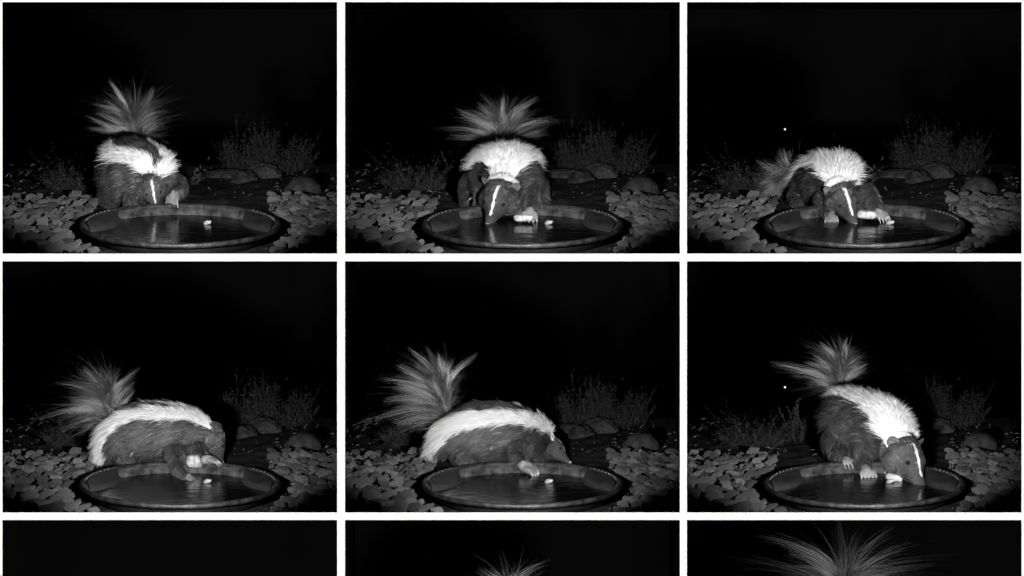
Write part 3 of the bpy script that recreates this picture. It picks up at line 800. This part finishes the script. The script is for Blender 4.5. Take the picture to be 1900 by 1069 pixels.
skunk((2, 1), dict(seed=6, label='skunk stepping onto the rim, head low at right, broad white nape, tail up',
    spine=[(298, 292, .58, .064), (310, 300, .52, .086), (334, 308, .45, .092), (368, 314, .36, .080), (391, 335, .28, .064)],
    skull=(405, 360, .215), nose=(446, 417, .105), head_up=(.55, -.5, .75),
    tail=[(298, 262, .62), (296, 246, .64), (297, 230, .65), (299, 216, .65)], fan=(-.20, 0, .14), tail_len=.138, spread=.95,
    roll=(.1, 0, 0), stripe=dict(fork=.50, in0=.0, in1=-.1, out0=.7, out1=.42, out2=.75, out3=1.2, out4=1.15, f0=.0), lift_w=1.35, ruff=1.5,
    straw=[(280, 325, .42, .2, .010)],
    legs=[LEG(pts=[(335, 345, .36), (335, 370, .30), (338, 390, .24)], rad=[.036, .024, .014], dir=(.3, -.9, -.35), size=1.25),
          LEG(pts=[(380, 350, .36), (382, 368, .33), (384, 380, .30)], rad=[.034, .024, .013], dir=(.2, -1, -.3)),
          LEG(pts=[(290, 340, .46), (292, 360, .39), (300, 374, .325)], rad=[.055, .032, .014], dir=(.5, -.8, 0), size=1.1),
          LEG(pts=[(335, 345, .55), (340, 368, .50), (345, 391, .45)], rad=[.045, .03, .014], dir=(.3, -1, 0))]))
FAR_LEGS = [LEG(pts=[(262, 350, .38), (258, 375, .36), (258, 393, .36)], rad=[.03, .022, .013], dir=(0, -1, -.1)),
            LEG(pts=[(348, 350, .38), (352, 375, .36), (352, 393, .36)], rad=[.03, .022, .013], dir=(0, -1, -.1)),
            LEG(pts=[(265, 350, .55), (250, 372, .50), (250, 393, .44)], rad=[.05, .03, .014], dir=(0, -1, 0)),
            LEG(pts=[(352, 350, .55), (365, 372, .50), (366, 393, .44)], rad=[.045, .03, .014], dir=(0, -1, 0))]
skunk((1, 2), dict(seed=8, label='skunk of the bottom middle picture, only its tail tip in view', hairs=8000, voxel=.006,
    spine=[(308, 322, .62, .072), (310, 324, .54, .092), (312, 325, .46, .097), (310, 326, .38, .078), (303, 340, .31, .060)],
    skull=(294, 357, .25), nose=(271, 411, .145), head_up=(-.1, -.7, .75),
    tail=[(305, 300, .66), (303, 245, .69), (305, 195, .70), (308, 150, .69)], fan=(.03, 0, .08), tail_len=.155, legs=FAR_LEGS))
skunk((2, 2), dict(seed=12, label='skunk of the bottom right picture, only its wide tail fan in view', hairs=8000, voxel=.006,
    spine=[(298, 322, .62, .072), (300, 324, .54, .092), (302, 325, .46, .097), (300, 326, .38, .078), (293, 340, .31, .060)],
    skull=(284, 357, .25), nose=(261, 411, .145), head_up=(-.1, -.7, .75),
    tail=[(295, 300, .66), (295, 240, .69), (298, 180, .70), (303, 128, .69)], fan=(.02, 0, .05), tail_len=.24, spread=1.6, legs=FAR_LEGS, clumps=110))

# ------------------------------------------------------------------ food chunks held by the skunks
def chunk(bay, px, py, Y, sx, sy, sz, rz, ry, seed, label):
    bm = bmesh.new(); bmesh.ops.create_icosphere(bm, subdivisions=3, radius=1.0)
    for v in bm.verts:
        d = v.co.copy(); q = (abs(d.x) ** 3.5 + abs(d.y) ** 3.5 + abs(d.z) ** 3.5) ** (-1 / 3.5)
        k = q * (1 + 0.12 * noise.noise(d * 1.8 + Vector((seed, 0, 0))) + 0.05 * noise.noise(d * 5 + Vector((0, seed, 0))))
        v.co = Vector((d.x * sx, d.y * sy, d.z * sz)) * k
    o = link('food_chunk', bm_mesh('food_chunk', bm, M_FOOD, True), None, bay_origin(*bay) + P(px, py, Y))
    o.rotation_euler = (0, ry, rz)
    tag(o, label, 'food', 'food chunks held by the skunks')
chunk((1, 0), 336, 404, .15, .030, .013, .0105, 0.05, 0.0, 1.0, 'flat pale oval food chunk pinned under the paw in the top middle picture')
chunk((2, 0), 340, 398, .16, .030, .014, .0125, 0.1, 0.08, 2.0, 'pale food chunk between snout and paw in the top right picture')
chunk((0, 1), 358, 376, .29, .027, .018, .0195, 0.2, 0.15, 3.0, 'blocky pale food chunk lifted to the mouth in the lower left picture')
chunk((2, 1), 391, 406, .165, .026, .012, .0115, 0.0, 0.22, 4.0, 'pale bar shaped food chunk beside the snout in the lower right picture')
